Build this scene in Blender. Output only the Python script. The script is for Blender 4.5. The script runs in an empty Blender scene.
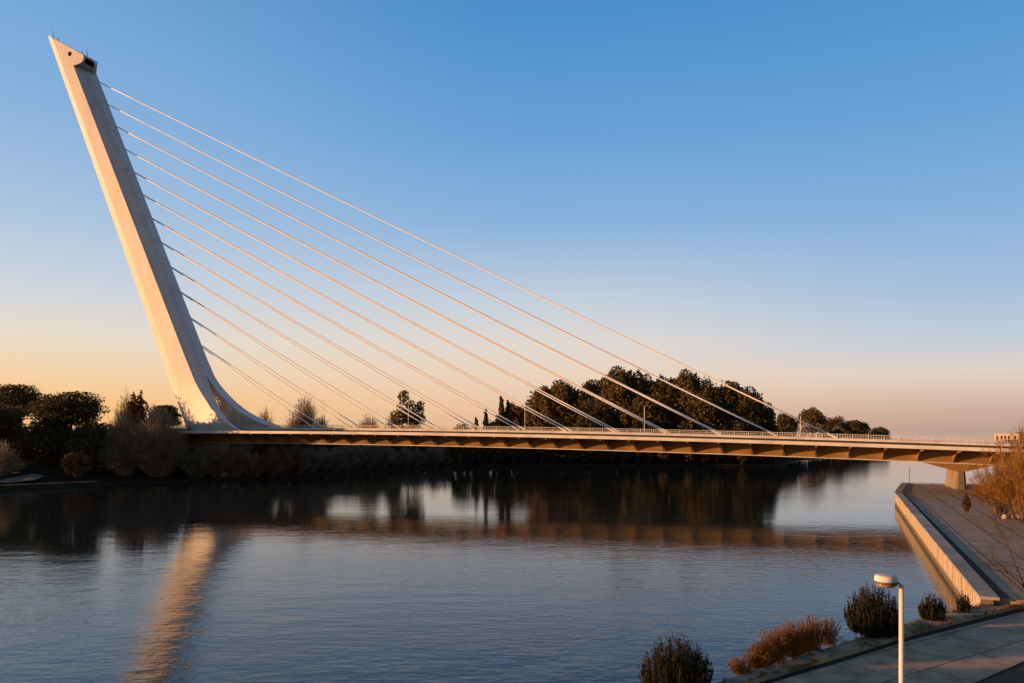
import bpy, math, random
import numpy as np
from mathutils import Vector

C = bpy.context.scene.collection
F_PX = 757.0                      # focal length in picture widths/1024
PHI = math.radians(20.7)          # bearing of the bridge axis
BX, BY = -42.2, 205.7             # bridge datum on the ground plan
CAM_Z = 14.0
CP, SP = math.cos(PHI), math.sin(PHI)

# ------------------------------------------------------------------ materials
def new_mat(name):
    m = bpy.data.materials.new(name); m.use_nodes = True
    nt = m.node_tree; b = nt.nodes['Principled BSDF']
    return m, nt, b

def node(nt, kind, **kw):
    n = nt.nodes.new(kind)
    for k, v in kw.items():
        setattr(n, k, v)
    return n

def ramp(nt, src, stops):
    r = node(nt, 'ShaderNodeValToRGB')
    e = r.color_ramp.elements
    while len(e) < len(stops): e.new(0.5)
    for el, (p, c) in zip(e, stops):
        el.position = p; el.color = (*c, 1)
    nt.links.new(src, r.inputs[0])
    return r.outputs[0]

def noise_mat(name, c1, c2, scale=1.0, rough=0.8, spec=0.3, bump=0.0, stretch=(1, 1, 1), lo=0.35, hi=0.65, detail=6, c3=None, scale2=None, bscale=None):
    m, nt, b = new_mat(name)
    tc = node(nt, 'ShaderNodeTexCoord'); mp = node(nt, 'ShaderNodeMapping')
    mp.inputs['Scale'].default_value = stretch
    nt.links.new(tc.outputs['Object'], mp.inputs[0])
    n = node(nt, 'ShaderNodeTexNoise'); n.inputs['Scale'].default_value = scale; n.inputs['Detail'].default_value = detail
    nt.links.new(mp.outputs[0], n.inputs['Vector'])
    col = ramp(nt, n.outputs['Fac'], [(lo, c1), (hi, c2)])
    if c3:
        n2 = node(nt, 'ShaderNodeTexNoise'); n2.inputs['Scale'].default_value = scale2 or scale * .2; n2.inputs['Detail'].default_value = 5
        nt.links.new(mp.outputs[0], n2.inputs['Vector'])
        f = ramp(nt, n2.outputs['Fac'], [(.45, (0, 0, 0)), (.62, (1, 1, 1))])
        mx = node(nt, 'ShaderNodeMix', data_type='RGBA'); nt.links.new(f, mx.inputs['Factor'])
        nt.links.new(col, mx.inputs['A']); mx.inputs['B'].default_value = (*c3, 1)
        col = mx.outputs['Result']
    nt.links.new(col, b.inputs['Base Color'])
    b.inputs['Roughness'].default_value = rough
    b.inputs['Specular IOR Level'].default_value = spec
    if bump:
        bp = node(nt, 'ShaderNodeBump'); bp.inputs['Strength'].default_value = bump; bp.inputs['Distance'].default_value = 0.05
        nb = node(nt, 'ShaderNodeTexNoise'); nb.inputs['Scale'].default_value = bscale or scale * 6; nb.inputs['Detail'].default_value = 6
        nt.links.new(tc.outputs['Object'], nb.inputs['Vector'])
        nt.links.new(nb.outputs['Fac'], bp.inputs['Height']); nt.links.new(bp.outputs[0], b.inputs['Normal'])
    return m

def foliage_mat(name, c1, c2, c3, scale=.45):
    m, nt, b = new_mat(name)
    tc = node(nt, 'ShaderNodeTexCoord')
    n = node(nt, 'ShaderNodeTexNoise'); n.inputs['Scale'].default_value = scale; n.inputs['Detail'].default_value = 4
    nt.links.new(tc.outputs['Object'], n.inputs['Vector'])
    col = ramp(nt, n.outputs['Fac'], [(.36, c1), (.5, c2), (.66, c3)])
    n2 = node(nt, 'ShaderNodeTexWhiteNoise'); 
    geo = node(nt, 'ShaderNodeNewGeometry')
    nt.links.new(geo.outputs['Random Per Island'], n2.inputs['Vector'])
    hv = node(nt, 'ShaderNodeHueSaturation')
    mr = node(nt, 'ShaderNodeMapRange'); mr.inputs['To Min'].default_value = .6; mr.inputs['To Max'].default_value = 1.4
    nt.links.new(geo.outputs['Random Per Island'], mr.inputs['Value'])
    nt.links.new(mr.outputs[0], hv.inputs['Value']); nt.links.new(col, hv.inputs['Color'])
    nt.links.new(hv.outputs[0], b.inputs['Base Color'])
    b.inputs['Roughness'].default_value = .75; b.inputs['Specular IOR Level'].default_value = .15
    tr = node(nt, 'ShaderNodeBsdfTranslucent'); nt.links.new(hv.outputs[0], tr.inputs['Color'])
    ms = node(nt, 'ShaderNodeMixShader'); ms.inputs[0].default_value = .3
    nt.links.new(b.outputs[0], ms.inputs[1]); nt.links.new(tr.outputs[0], ms.inputs[2])
    nt.links.new(ms.outputs[0], [q for q in nt.nodes if q.type == 'OUTPUT_MATERIAL'][0].inputs['Surface'])
    return m

M = {}
M['white_steel'] = noise_mat('white_painted_steel', (.56, .535, .52), (.61, .585, .565), scale=.12, rough=.5, spec=.35, stretch=(1, 1, .25), c3=(.53, .505, .485), scale2=.3)
M['white_paint'] = noise_mat('white_paint', (.62, .58, .53), (.72, .68, .62), scale=.5, rough=.55, c3=(.54, .49, .43), scale2=.25)
M['girder'] = noise_mat('weathered_girder_paint', (.31, .185, .07), (.39, .235, .098), scale=.35, rough=.6, c3=(.26, .15, .055), scale2=.15)
M['cable'] = noise_mat('cable_sheath', (.78, .79, .80), (.85, .86, .87), scale=.3, rough=.45)
M['asphalt'] = noise_mat('asphalt', (.045, .045, .047), (.065, .063, .06), scale=2, rough=.9)
M['concrete'] = noise_mat('concrete', (.30, .28, .25), (.42, .39, .35), scale=.5, rough=.85, bump=.25, c3=(.24, .22, .19), scale2=.25)
M['pier'] = noise_mat('stained_pier_concrete', (.17, .14, .105), (.26, .22, .17), scale=.7, rough=.9, bump=.25, stretch=(1, 1, .25), c3=(.12, .10, .075), scale2=.3)
M['dark_metal'] = noise_mat('dark_metal', (.05, .05, .05), (.08, .08, .08), scale=2, rough=.5)
M['glass'] = noise_mat('dark_glass', (.012, .012, .014), (.02, .02, .022), scale=1, rough=.12, spec=.5)
M['black_void'] = noise_mat('dark_interior', (.008, .008, .008), (.012, .012, .012), scale=1, rough=.9, spec=.05)
M['bark'] = noise_mat('bark', (.06, .045, .03), (.12, .09, .065), scale=1.5, rough=.9, bump=.4, stretch=(3, 3, .6))
M['soil'] = noise_mat('soil_strip', (.32, .23, .14), (.45, .33, .215), scale=1.2, rough=.95, bump=.5, c3=(.11, .10, .06), scale2=.5)
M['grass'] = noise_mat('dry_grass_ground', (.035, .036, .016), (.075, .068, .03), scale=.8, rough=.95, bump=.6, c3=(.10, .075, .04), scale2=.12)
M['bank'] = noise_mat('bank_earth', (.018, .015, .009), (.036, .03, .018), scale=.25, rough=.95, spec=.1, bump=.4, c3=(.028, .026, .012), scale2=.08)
M['shade_moss'] = noise_mat('dark_shade_verge', (.018, .018, .009), (.04, .036, .018), scale=2.5, rough=.95, bump=.6)  # dark tone for verge grass and for shade painted beside kerb and coping
M['pale_slab'] = noise_mat('pale_slipway', (.13, .125, .12), (.22, .21, .20), scale=.4, rough=.8)
M['hill'] = noise_mat('dry_hills', (.24, .19, .16), (.30, .25, .2), scale=.004, rough=1, spec=0)
M['stucco'] = noise_mat('pale_stucco', (.55, .45, .36), (.62, .52, .42), scale=.4, rough=.9)
M['pine'] = foliage_mat('pine_needles', (.04, .038, .016), (.07, .06, .024), (.11, .082, .034))
M['leaf_dark'] = foliage_mat('dark_evergreen_leaves', (.05, .044, .017), (.095, .075, .029), (.15, .108, .042))
M['leaf_mixed'] = foliage_mat('olive_brown_leaves', (.09, .068, .028), (.15, .105, .04), (.21, .14, .052))
M['leaf_warm'] = foliage_mat('autumn_leaves', (.10, .072, .03), (.17, .11, .042), (.24, .145, .055))
M['leaf_rust'] = foliage_mat('rust_leaves', (.12, .05, .014), (.20, .085, .022), (.28, .13, .035))
M['leaf_sapling'] = foliage_mat('dry_brown_leaves', (.07, .032, .012), (.11, .05, .017), (.16, .075, .025))
M['leaf_gold'] = foliage_mat('golden_brown_leaves', (.16, .075, .018), (.27, .13, .03), (.36, .19, .05))
M['leaf_red'] = foliage_mat('reddish_leaves', (.12, .075, .045), (.24, .09, .04), (.28, .17, .09), scale=.9)
M['twig'] = foliage_mat('grey_twigs', (.19, .148, .098), (.28, .215, .145), (.36, .28, .185), scale=.3)
M['twig_brown'] = foliage_mat('brown_twigs', (.12, .08, .042), (.19, .12, .06), (.26, .16, .08), scale=.3)
M['shrub'] = foliage_mat('shrub_needles', (.012, .013, .006), (.022, .023, .010), (.042, .038, .018), scale=1.6)
M['reed'] = foliage_mat('dry_reeds', (.13, .065, .02), (.20, .10, .03), (.28, .15, .05), scale=1.2)

def slab_mat(name, c1, c2, joint, w, h, ang, rough, off=.5, mortar=.012, dirt=None):
    m, nt, b = new_mat(name)
    tc = node(nt, 'ShaderNodeTexCoord'); mp = node(nt, 'ShaderNodeMapping')
    mp.inputs['Rotation'].default_value = (0, 0, ang)
    nt.links.new(tc.outputs['Object'], mp.inputs[0])
    br = node(nt, 'ShaderNodeTexBrick'); br.offset = off
    for k, v in (('Scale', 1.0), ('Mortar Size', mortar), ('Brick Width', w), ('Row Height', h), ('Mortar Smooth', .2), ('Bias', -.2)):
        br.inputs[k].default_value = v
    br.inputs['Color1'].default_value = (*c1, 1); br.inputs['Color2'].default_value = (*c2, 1); br.inputs['Mortar'].default_value = (*joint, 1)
    # wobble the joints a little
    nz = node(nt, 'ShaderNodeTexNoise'); nz.inputs['Scale'].default_value = .8; nz.inputs['Detail'].default_value = 3
    nt.links.new(mp.outputs[0], nz.inputs['Vector'])
    vm = node(nt, 'ShaderNodeVectorMath', operation='MULTIPLY_ADD'); vm.inputs[1].default_value = (.12, .12, 0)
    nt.links.new(nz.outputs['Color'], vm.inputs[0]); nt.links.new(mp.outputs[0], vm.inputs[2])
    nt.links.new(vm.outputs[0], br.inputs['Vector'])
    n = node(nt, 'ShaderNodeTexNoise'); n.inputs['Scale'].default_value = .55; n.inputs['Detail'].default_value = 8; n.inputs['Roughness'].default_value = .65
    nt.links.new(tc.outputs['Object'], n.inputs['Vector'])
    f = ramp(nt, n.outputs['Fac'], [(.33, (.5, .48, .45)), (.5, (.9, .89, .87)), (.68, (1.14, 1.12, 1.1))])
    mx = node(nt, 'ShaderNodeMix', data_type='RGBA', blend_type='MULTIPLY'); mx.inputs['Factor'].default_value = 1
    nt.links.new(br.outputs['Color'], mx.inputs['A']); nt.links.new(f, mx.inputs['B'])
    nt.links.new(mx.outputs['Result'], b.inputs['Base Color'])
    b.inputs['Roughness'].default_value = rough
    n3 = node(nt, 'ShaderNodeTexNoise'); n3.inputs['Scale'].default_value = 14; n3.inputs['Detail'].default_value = 6
    nt.links.new(tc.outputs['Object'], n3.inputs['Vector'])
    bp = node(nt, 'ShaderNodeBump'); bp.inputs['Strength'].default_value = .25; bp.inputs['Distance'].default_value = .02
    nt.links.new(n3.outputs['Fac'], bp.inputs['Height']); nt.links.new(bp.outputs[0], b.inputs['Normal'])
    return m

QA = math.atan2(.916, .40)        # bearing of the quay
PA = math.atan2(11.6, 18.4)       # bearing of the foreground path
M['path'] = slab_mat('path_slabs', (.43, .305, .19), (.47, .34, .22), (.10, .08, .06), 5.2, 3.1, -PA, .85, mortar=.05)
M['quay_floor'] = slab_mat('quay_slabs', (.34, .245, .15), (.375, .27, .17), (.07, .05, .035), 30.0, 3.0, -QA, .7, mortar=.10)

def wall_mat():
    m, nt, b = new_mat('board_marked_quay_concrete')
    tc = node(nt, 'ShaderNodeTexCoord'); mp = node(nt, 'ShaderNodeMapping'); mp.inputs['Rotation'].default_value = (0, 0, -QA)
    nt.links.new(tc.outputs['Object'], mp.inputs[0])
    mp2 = node(nt, 'ShaderNodeMapping'); mp2.inputs['Scale'].default_value = (1.1, 1.1, .06); nt.links.new(mp.outputs[0], mp2.inputs[0])
    n = node(nt, 'ShaderNodeTexNoise'); n.inputs['Scale'].default_value = 1.0; n.inputs['Detail'].default_value = 6; nt.links.new(mp2.outputs[0], n.inputs['Vector'])
    col = ramp(nt, n.outputs['Fac'], [(.32, (.13, .10, .07)), (.44, (.34, .27, .19)), (.7, (.46, .38, .28))])
    w = node(nt, 'ShaderNodeTexWave', bands_direction='X'); w.inputs['Scale'].default_value = .085; nt.links.new(mp.outputs[0], w.inputs['Vector'])
    j = ramp(nt, w.outputs['Fac'], [(0, (.35, .35, .35)), (.012, (1, 1, 1))])
    mx = node(nt, 'ShaderNodeMix', data_type='RGBA', blend_type='MULTIPLY'); mx.inputs['Factor'].default_value = 1
    nt.links.new(col, mx.inputs['A']); nt.links.new(j, mx.inputs['B'])
    # damp, algae-dark foot of the wall
    sx = node(nt, 'ShaderNodeSeparateXYZ'); nt.links.new(tc.outputs['Object'], sx.inputs[0])
    wz = node(nt, 'ShaderNodeMath', operation='MULTIPLY_ADD'); nt.links.new(n.outputs['Fac'], wz.inputs[0]); wz.inputs[1].default_value = -.9; nt.links.new(sx.outputs['Z'], wz.inputs[2])
    d = ramp(nt, wz.outputs[0], [(.0, (.28, .27, .22)), (.12, (.62, .6, .55)), (.35, (1, 1, 1))])
    mx2 = node(nt, 'ShaderNodeMix', data_type='RGBA', blend_type='MULTIPLY'); mx2.inputs['Factor'].default_value = 1
    nt.links.new(mx.outputs['Result'], mx2.inputs['A']); nt.links.new(d, mx2.inputs['B'])
    nt.links.new(mx2.outputs['Result'], b.inputs['Base Color']); b.inputs['Roughness'].default_value = .85
    return m
M['quay_wall'] = wall_mat()

def water_mat():
    m, nt, b = new_mat('river_water')
    b.inputs['Base Color'].default_value = (.018, .025, .022, 1)
    b.inputs['Roughness'].default_value = .03; b.inputs['IOR'].default_value = 1.38
    b.inputs['Specular IOR Level'].default_value = .5
    tc = node(nt, 'ShaderNodeTexCoord')
    def wave(scale, sx, sy, det, rot):
        mp = node(nt, 'ShaderNodeMapping'); mp.inputs['Scale'].default_value = (sx, sy, 1); mp.inputs['Rotation'].default_value = (0, 0, rot)
        nt.links.new(tc.outputs['Object'], mp.inputs[0])
        n = node(nt, 'ShaderNodeTexNoise'); n.inputs['Scale'].default_value = scale; n.inputs['Detail'].default_value = det; n.inputs['Roughness'].default_value = .55
        nt.links.new(mp.outputs[0], n.inputs['Vector'])
        return n.outputs['Fac']
    a = wave(1.6, .5, 1.0, 4, .14)
    c = wave(.3, .5, 1.0, 2, -.2)
    # calmer and rougher patches
    p = wave(.018, .5, 1.0, 3, .1)
    pr = ramp(nt, p, [(.38, (.45, .45, .45)), (.62, (1, 1, 1))])
    mul = node(nt, 'ShaderNodeMath', operation='MULTIPLY'); nt.links.new(a, mul.inputs[0]); nt.links.new(pr, mul.inputs[1])
    add = node(nt, 'ShaderNodeMath', operation='MULTIPLY_ADD'); nt.links.new(c, add.inputs[0]); add.inputs[1].default_value = 1.2; nt.links.new(mul.outputs[0], add.inputs[2])
    bp = node(nt, 'ShaderNodeBump'); bp.inputs['Strength'].default_value = 1.0; bp.inputs['Distance'].default_value = WATER_BUMP
    sp = node(nt, 'ShaderNodeSeparateXYZ'); nt.links.new(tc.outputs['Object'], sp.inputs[0])
    sh = node(nt, 'ShaderNodeMapRange', interpolation_type='SMOOTHSTEP')      # the reach below the far bank lies sheltered
    for k, v in (('From Min', 36), ('From Max', 98), ('To Min', 1.8), ('To Max', .42)): sh.inputs[k].default_value = v
    nt.links.new(sp.outputs['Y'], sh.inputs['Value'])
    m3 = node(nt, 'ShaderNodeMath', operation='MULTIPLY'); nt.links.new(add.outputs[0], m3.inputs[0]); nt.links.new(sh.outputs[0], m3.inputs[1])
    nt.links.new(m3.outputs[0], bp.inputs['Height']); nt.links.new(bp.outputs[0], b.inputs['Normal'])
    return m
WATER_BUMP = .040
M['water'] = water_mat()

# ------------------------------------------------------------------ mesh helpers
class MB:
    def __init__(s): s.v = []; s.f = []
    def add(s, verts, faces):
        o = len(s.v); s.v += [tuple(map(float, p)) for p in verts]
        s.f += [tuple(i + o for i in f) for f in faces]
    def box(s, c, d, rz=0.0):
        x, y, z = d[0] / 2, d[1] / 2, d[2] / 2; ca, sa = math.cos(rz), math.sin(rz)
        vs = []
        for dz in (-z, z):
            for dx, dy in ((-x, -y), (x, -y), (x, y), (-x, y)):
                vs.append((c[0] + dx * ca - dy * sa, c[1] + dx * sa + dy * ca, c[2] + dz))
        s.add(vs, [(3, 2, 1, 0), (4, 5, 6, 7), (0, 1, 5, 4), (1, 2, 6, 5), (2, 3, 7, 6), (3, 0, 4, 7)])
    def tube(s, pts, rads, n=8, cap=True):
        pts = [Vector(p) for p in pts]; rings = []
        for i, p in enumerate(pts):
            d = (pts[min(i + 1, len(pts) - 1)] - pts[max(i - 1, 0)])
            if d.length < 1e-9: d = Vector((0, 0, 1))
            d.normalize()
            a = d.cross(Vector((0, 0, 1)) if abs(d.z) < .95 else Vector((1, 0, 0))).normalized(); b = d.cross(a)
            r = rads[i] if hasattr(rads, '__len__') else rads
            rings.append([p + a * r * math.cos(2 * math.pi * k / n) + b * r * math.sin(2 * math.pi * k / n) for k in range(n)])
        vs = [q for r in rings for q in r]; fs = []
        for i in range(len(rings) - 1):
            for k in range(n):
                k2 = (k + 1) % n
                fs.append((i * n + k, (i + 1) * n + k, (i + 1) * n + k2, i * n + k2))
        if cap:
            fs.append(tuple(range(n))); fs.append(tuple((len(rings) - 1) * n + k for k in range(n - 1, -1, -1)))
        s.add(vs, fs)
    def loft(s, rings, cap0=True, cap1=True):
        n = len(rings[0]); vs = [p for r in rings for p in r]; fs = []
        for i in range(len(rings) - 1):
            for k in range(n):
                k2 = (k + 1) % n
                fs.append((i * n + k, i * n + k2, (i + 1) * n + k2, (i + 1) * n + k))
        if cap0: fs.append(tuple(range(n - 1, -1, -1)))
        if cap1: fs.append(tuple((len(rings) - 1) * n + k for k in range(n)))
        s.add(vs, fs)
    def lathe(s, prof, c=(0, 0, 0), n=24):
        rings = [[(c[0] + r * math.cos(2 * math.pi * k / n), c[1] + r * math.sin(2 * math.pi * k / n), c[2] + z) for k in range(n)] for r, z in prof]
        s.loft(rings)
    def cards(s, P, A, B):
        """many small diamond leaves: centre P, half axes A and B (numpy n x 3)"""
        if not hasattr(s, 'c'): s.c = []
        s.c.append(np.stack([P - A, P + B, P + A, P - B], 1))
    def build(s, name, mat, parent=None, smooth=False, fix=True):
        me = bpy.data.meshes.new(name)
        v = s.v; f = s.f
        if hasattr(s, 'c'):
            q = np.concatenate(s.c).reshape(-1, 3); o = len(v)
            v = v + [tuple(p) for p in q.tolist()]
            f = f + [(o + i, o + i + 1, o + i + 2, o + i + 3) for i in range(0, len(q), 4)]
        me.from_pydata(v, [], f); me.update()
        if fix and not hasattr(s, 'c'):
            import bmesh
            bm = bmesh.new(); bm.from_mesh(me); bmesh.ops.recalc_face_normals(bm, faces=bm.faces); bm.to_mesh(me); bm.free()
        me.materials.append(mat)
        if smooth:
            for p in me.polygons: p.use_smooth = True
        o = bpy.data.objects.new(name, me); C.objects.link(o)
        if parent: o.parent = parent
        return o

def tag(o, label=None, cat=None, group=None, kind=None):
    if label: o['label'] = label
    if cat: o['category'] = cat
    if group: o['group'] = group
    if kind: o['kind'] = kind
    return o

def empty(name, loc=(0, 0, 0), rz=0.0):
    o = bpy.data.objects.new(name, None); C.objects.link(o); o.location = loc; o.rotation_euler = (0, 0, rz); o.empty_display_size = .5
    return o

def copy_tree(o, parent=None):
    c = o.copy(); C.objects.link(c)
    if parent: c.parent = parent
    for ch in list(o.children): copy_tree(ch, c)
    return c

def at(px, Y):                    # plan position seen in picture column px at depth Y
    return (px - 512) / F_PX * Y, Y
def along(px, w):                 # distance along the bridge seen in column px on the line w metres off its axis
    a = (px - 512) / F_PX
    return (a * (BY + w * CP) - BX - w * SP) / (CP + a * SP)
def world(s, w): return BX + s * CP + w * SP, BY - s * SP + w * CP

# ------------------------------------------------------------------ bridge
bridge = empty('cable_stayed_bridge', (BX, BY, 0), -PHI)
tag(bridge, 'long white cable stayed bridge with one leaning pylon crossing the river', 'bridge')
def ztop(s): return 15.45 - .01355 * (s / 12 + 3) ** 2 if s > -36 else 15.45 - .004 * (s / 12 + 3) ** 2

SB = lambda z: -69.6 - (z - 38) * .4504
SN1 = lambda z: -62.5 - (z - 37.3) * .4597
def interp(z, t): return float(np.interp(z, [a for a, b in t], [b for a, b in t]))
N2T = [(12, -23), (13, -27), (15.4, -33.9), (17, -37.8), (19.5, -42.6), (23, -46.6), (26.5, -50.0), (29, -51.9), (33, -54.1), (37, -56.1)]
def SN2(z): return -56.1 - (z - 37) * .481 if z >= 37 else interp(z, N2T)
def W2(z): return interp(z, [(12, 12.6), (13, 12), (15.4, 10.3), (17, 8.8), (19.5, 7.3), (23, 6.0), (26.5, 5.2), (30, 4.6), (36, 4.5)])
def WI(z): return interp(z, [(12, 7.8), (13, 7), (15.4, 5.4), (17, 4.1), (19.5, 2.6), (23, 1.5), (26.5, .7), (30, 0)])
WB = 4.5
def WBK(z): return interp(z, [(12, 4.3), (23, 4.1), (26, 2.8), (30, 0)])
TOP = lambda s: 142 - .575 * (s + 116.2)
def meet(fn):                     # where an edge line of the pylon meets the sloping roof plane
    z = 135.0
    for _ in range(40): z = z * .5 + .5 * TOP(fn(z))
    return z
pm = MB()
levels = list(np.linspace(30, 124, 20))
def ring(zf):
    """hexagonal ring; zf gives the height for an edge function"""
    r = []
    zb = zf(SB); r.append((SB(zb), 0, zb))
    z1 = zf(SN1); r.append((SN1(z1), -WB, z1))
    z2 = zf(SN2); w = W2(z2) if z2 < 37 else WB
    r.append((SN2(z2), -w, z2)); r.append((SN2(z2) + .55, -w + .9, z2)); r.append((SN2(z2) + 1.1, 0, z2))
    r.append((SN2(z2) + .55, w - .9, z2)); r.append((SN2(z2), w, z2)); r.append((SN1(z1), WB, z1))
    return r
rings = [ring(lambda fn, z=z: z) for z in levels]
rings.append(ring(meet))
pm.loft(rings, cap0=False)
# the two legs that straddle the walkway
lz = list(np.linspace(30, 12, 40))
sm = lambda fn, z: sum(fn(min(31.5, z + d)) for d in (-1.5, -1, -.5, 0, .5, 1, 1.5)) / 7 if z < 29.9 else fn(z)
sSN2 = lambda z: sm(SN2, z)
sW2 = lambda z: sm(W2, z)
sWI = lambda z: sm(WI, z) if z < 29.9 else 0
for sg in (-1, 1):
    rr = []
    for z in lz:
        dwn = max(0, sW2(z) - 4.5) * .6 if sg < 0 else 0
        wi = sWI(z) * sg; w = (sW2(z) - dwn) * sg; s2 = sSN2(z) - .91 * dwn
        w1 = WB * sg
        ds = min(1.1, max(-.2, (z - 18) * .11))
        rr.append([(SB(z) + WBK(z) * .98, WBK(z) * sg, z), (SN1(z), w1, z), (s2, w, z), (s2 + .5 * max(ds, .2), w - .9 * sg, z), (s2 + ds, wi, z)])
    pm.loft(rr, cap0=False)
pylon = pm.build('pylon', M['white_steel'], bridge)

# head of the pylon
hm = MB()
side = [(-103.5, 128.05), (SN2(127.9) + .02, 128.0), (-99.0, 128.05), (-97.5, 128.15), (-96.3, 128.45), (-95.7, 129.0), (-95.5, TOP(-95.5)), (-103.5, TOP(-103.5))]
far = lambda s: s if s < -101 else -101 + (s + 101) * .06
hm.add([(s, -4.53, z) for s, z in side] + [(s - .3, .7, z) for s, z in side] + [(far(s), 4.53, z) for s, z in side],
       [tuple(range(8))] + [(i, (i + 1) % 8, 8 + (i + 1) % 8, 8 + i) for i in range(8)] + [(8 + i, 8 + (i + 1) % 8, 16 + (i + 1) % 8, 16 + i) for i in range(8)] + [tuple(range(23, 15, -1))])
head = hm.build('pylon_head', M['white_steel'], pylon)
wm = MB()
wm.loft([[(s + d, w, z) for s, z in ((-97, 128.55), (-95.9, 128.62), (-95.45, 129.05), (-95.4, 129.95), (-97, 129.95))] for w, d in ((-3.7, -.02), (-.5, -.22))])
wm.build('viewing_window', M['black_void'], pylon)
rm = MB()                          # roof coping along the sloping top
pts = [(-116.6, 0), (-108.7, -4.75), (-103, -4.75), (-98.6, -4.75), (-95.4, -4.75), (-95.7, .9), (-100.9, 4.75), (-103, 4.75), (-108.7, 4.75)]
rm.loft([[(s, w, TOP(s) + dz) for s, w in pts] for dz in (.02, .5)])
rm.build('roof_coping', M['white_steel'], pylon)
pr = MB(); 
def ring_on_side(s0, z0, r, w, n=20): return [(s0 + r * math.cos(2 * math.pi * k / n), w, z0 + r * math.sin(2 * math.pi * k / n)) for k in range(n)]
pr.loft([ring_on_side(-101.4, 131.9, .68, -4.45), ring_on_side(-101.4, 131.9, .68, -4.62)])
ph = pr.build('porthole', M['black_void'], pylon)
for (s0, w0, h, lean) in ((-113.6, -.3, 2.7, -.8), (-112.6, .5, 1.0, 0), (-99.4, 0, 2.4, -.1), (-103.3, 1.5, 1.1, .1)):
    a = MB(); z0 = TOP(s0) + .5
    a.tube([(s0, w0, z0), (s0 + lean * .4, w0, z0 + h * .6), (s0 + lean, w0, z0 + h)], [.1, .08, .05], 6)
    a.build('antenna', M['dark_metal'], pylon)

# deck
S0, S1 = -190.0, 330.0
st = list(np.arange(S0, S1 + 1, 5.0))
def sweep(name, prof, mat, parent=bridge, s0=S0, s1=S1):
    b = MB(); ss = [s for s in st if s0 <= s <= s1]
    b.loft([[(s, w, ztop(s) + z) for w, z in prof] for s in ss]); return b.build(name, mat, parent)
sweep('deck_girder', [(-15.2, -1.78), (-15.2, -2.32), (-8.9, -2.42), (-6.9, -4.98), (6.9, -4.98), (8.9, -2.42), (15.2, -2.32), (15.2, -1.78)], M['girder'])
sweep('bottom_flange', [(-7.15, -4.985), (-7.15, -5.14), (7.15, -5.14), (7.15, -4.985)], M['white_paint'])
for sg in (-1, 1):
    sweep('roadway', [(sg * 1.71, -1.77), (sg * 1.71, -1.72), (sg * 15.19, -1.72), (sg * 15.19, -1.77)], M['asphalt'])
    e = sweep('edge_beam', [(sg * 15.2, -1.66), (sg * 15.2, -2.34), (sg * 15.62, -2.34), (sg * 15.62, -1.66)], M['white_paint'])
sweep('walkway', [(-2.7, -1.40), (-2.7, -.90), (-2.5, -.86), (2.5, -.86), (2.7, -.90), (2.7, -1.40)], M['white_paint'])
sweep('walkway_plinth', [(-1.7, -1.79), (-1.7, -1.403), (1.7, -1.403), (1.7, -1.79)], M['asphalt'])  # stem coloured asphalt dark so the gap below the slab looks shaded
for sg in (-1, 1):
    b = MB(); w = sg * 2.45
    ss = [s for s in st if -120 <= s <= 300]
    for dz, hh, ww in ((0, .09, .14), (-.42, .05, .06), (-.74, .05, .06)):
        b.loft([[(s, w - ww / 2, ztop(s) + dz - hh), (s, w + ww / 2, ztop(s) + dz - hh), (s, w + ww / 2, ztop(s) + dz), (s, w - ww / 2, ztop(s) + dz)] for s in ss])
    if sg < 0:
        for s in np.arange(-66, 216, .5):
            z = ztop(s); b.box((s, w, z - .46), (.05, .05, .76))
    r = b.build('railing', M['white_paint'], bridge)
    if sg < 0:
        for s in np.arange(-66, 222, 3.0):
            z = ztop(s); p = MB(); p.box((s, w - .09, z - .44), (.16, .12, .86)); p.build('railing_post', M['white_paint'], r)
# crash barriers along the road edges
b = MB()
b.loft([[(s, -15.3, ztop(s) - 1.28), (s, -15.2, ztop(s) - 1.28), (s, -15.2, ztop(s) - 1.12), (s, -15.3, ztop(s) - 1.12)] for s in st if -120 <= s <= 60])
for s in np.arange(-118, 58, 2.5): b.box((s, -15.25, ztop(s) - 1.43), (.1, .08, .32))
#b.build('crash_barrier', M['white_paint'], bridge)

# triangular ribs under the cantilevered roadway
s_a, s_b = along(309.3, -7), along(916.8, -7); step = (s_b - s_a) / 23
k = 0; s = s_a - 8 * step
while s < 205:
    b = MB(); z = ztop(s)
    p = [(-15.15, -2.36), (-15.15, -2.66), (-13.2, -2.82), (-11.4, -3.1), (-9.8, -3.55), (-8.4, -4.2), (-7.1, -4.97), (-8.86, -2.45)]
    b.loft([[(s - .14, w, z + dz) for w, dz in p], [(s + .14, w, z + dz) for w, dz in p]])
    b.build('deck_rib', M['girder'], bridge)
    s += step
# stay cables, twelve pairs
up = [(-96.6, 125.3), (-93.4, 117.7), (-90.1, 110.3), (-86.2, 102.7), (-82.4, 95.1), (-79.0, 87.8), (-75.4, 80.2), (-71.6, 72.5), (-67.7, 64.8), (-64.0, 57.0), (-60.2, 49.0), (-56.4, 40.7)]
for i, (su, zu) in enumerate(up):
    t = 10 - i; sd = 12.0 * t
    su = SN2(zu) + 1.6
    for sg in (-1, 1):
        P0 = Vector((su, sg * .35, zu)); P1 = Vector((sd, sg * 2.5, ztop(sd) - .85))
        pts = []
        for k in range(13):
            q = k / 12; p = P0.lerp(P1, q); p.z -= .0022 * (P1 - P0).length * 4 * q * (1 - q); pts.append(p)
        b = MB(); b.tube(pts, .15, 8)
        d = (P0 - P1).normalized()
        c = b.build('stay_cable', M['cable'], bridge, smooth=True)
        sl = MB(); sl.tube([P1, P1 + d * 2.2], [.24, .20], 8); sl.build('anchor_sleeve', M['white_paint'], c)
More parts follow.
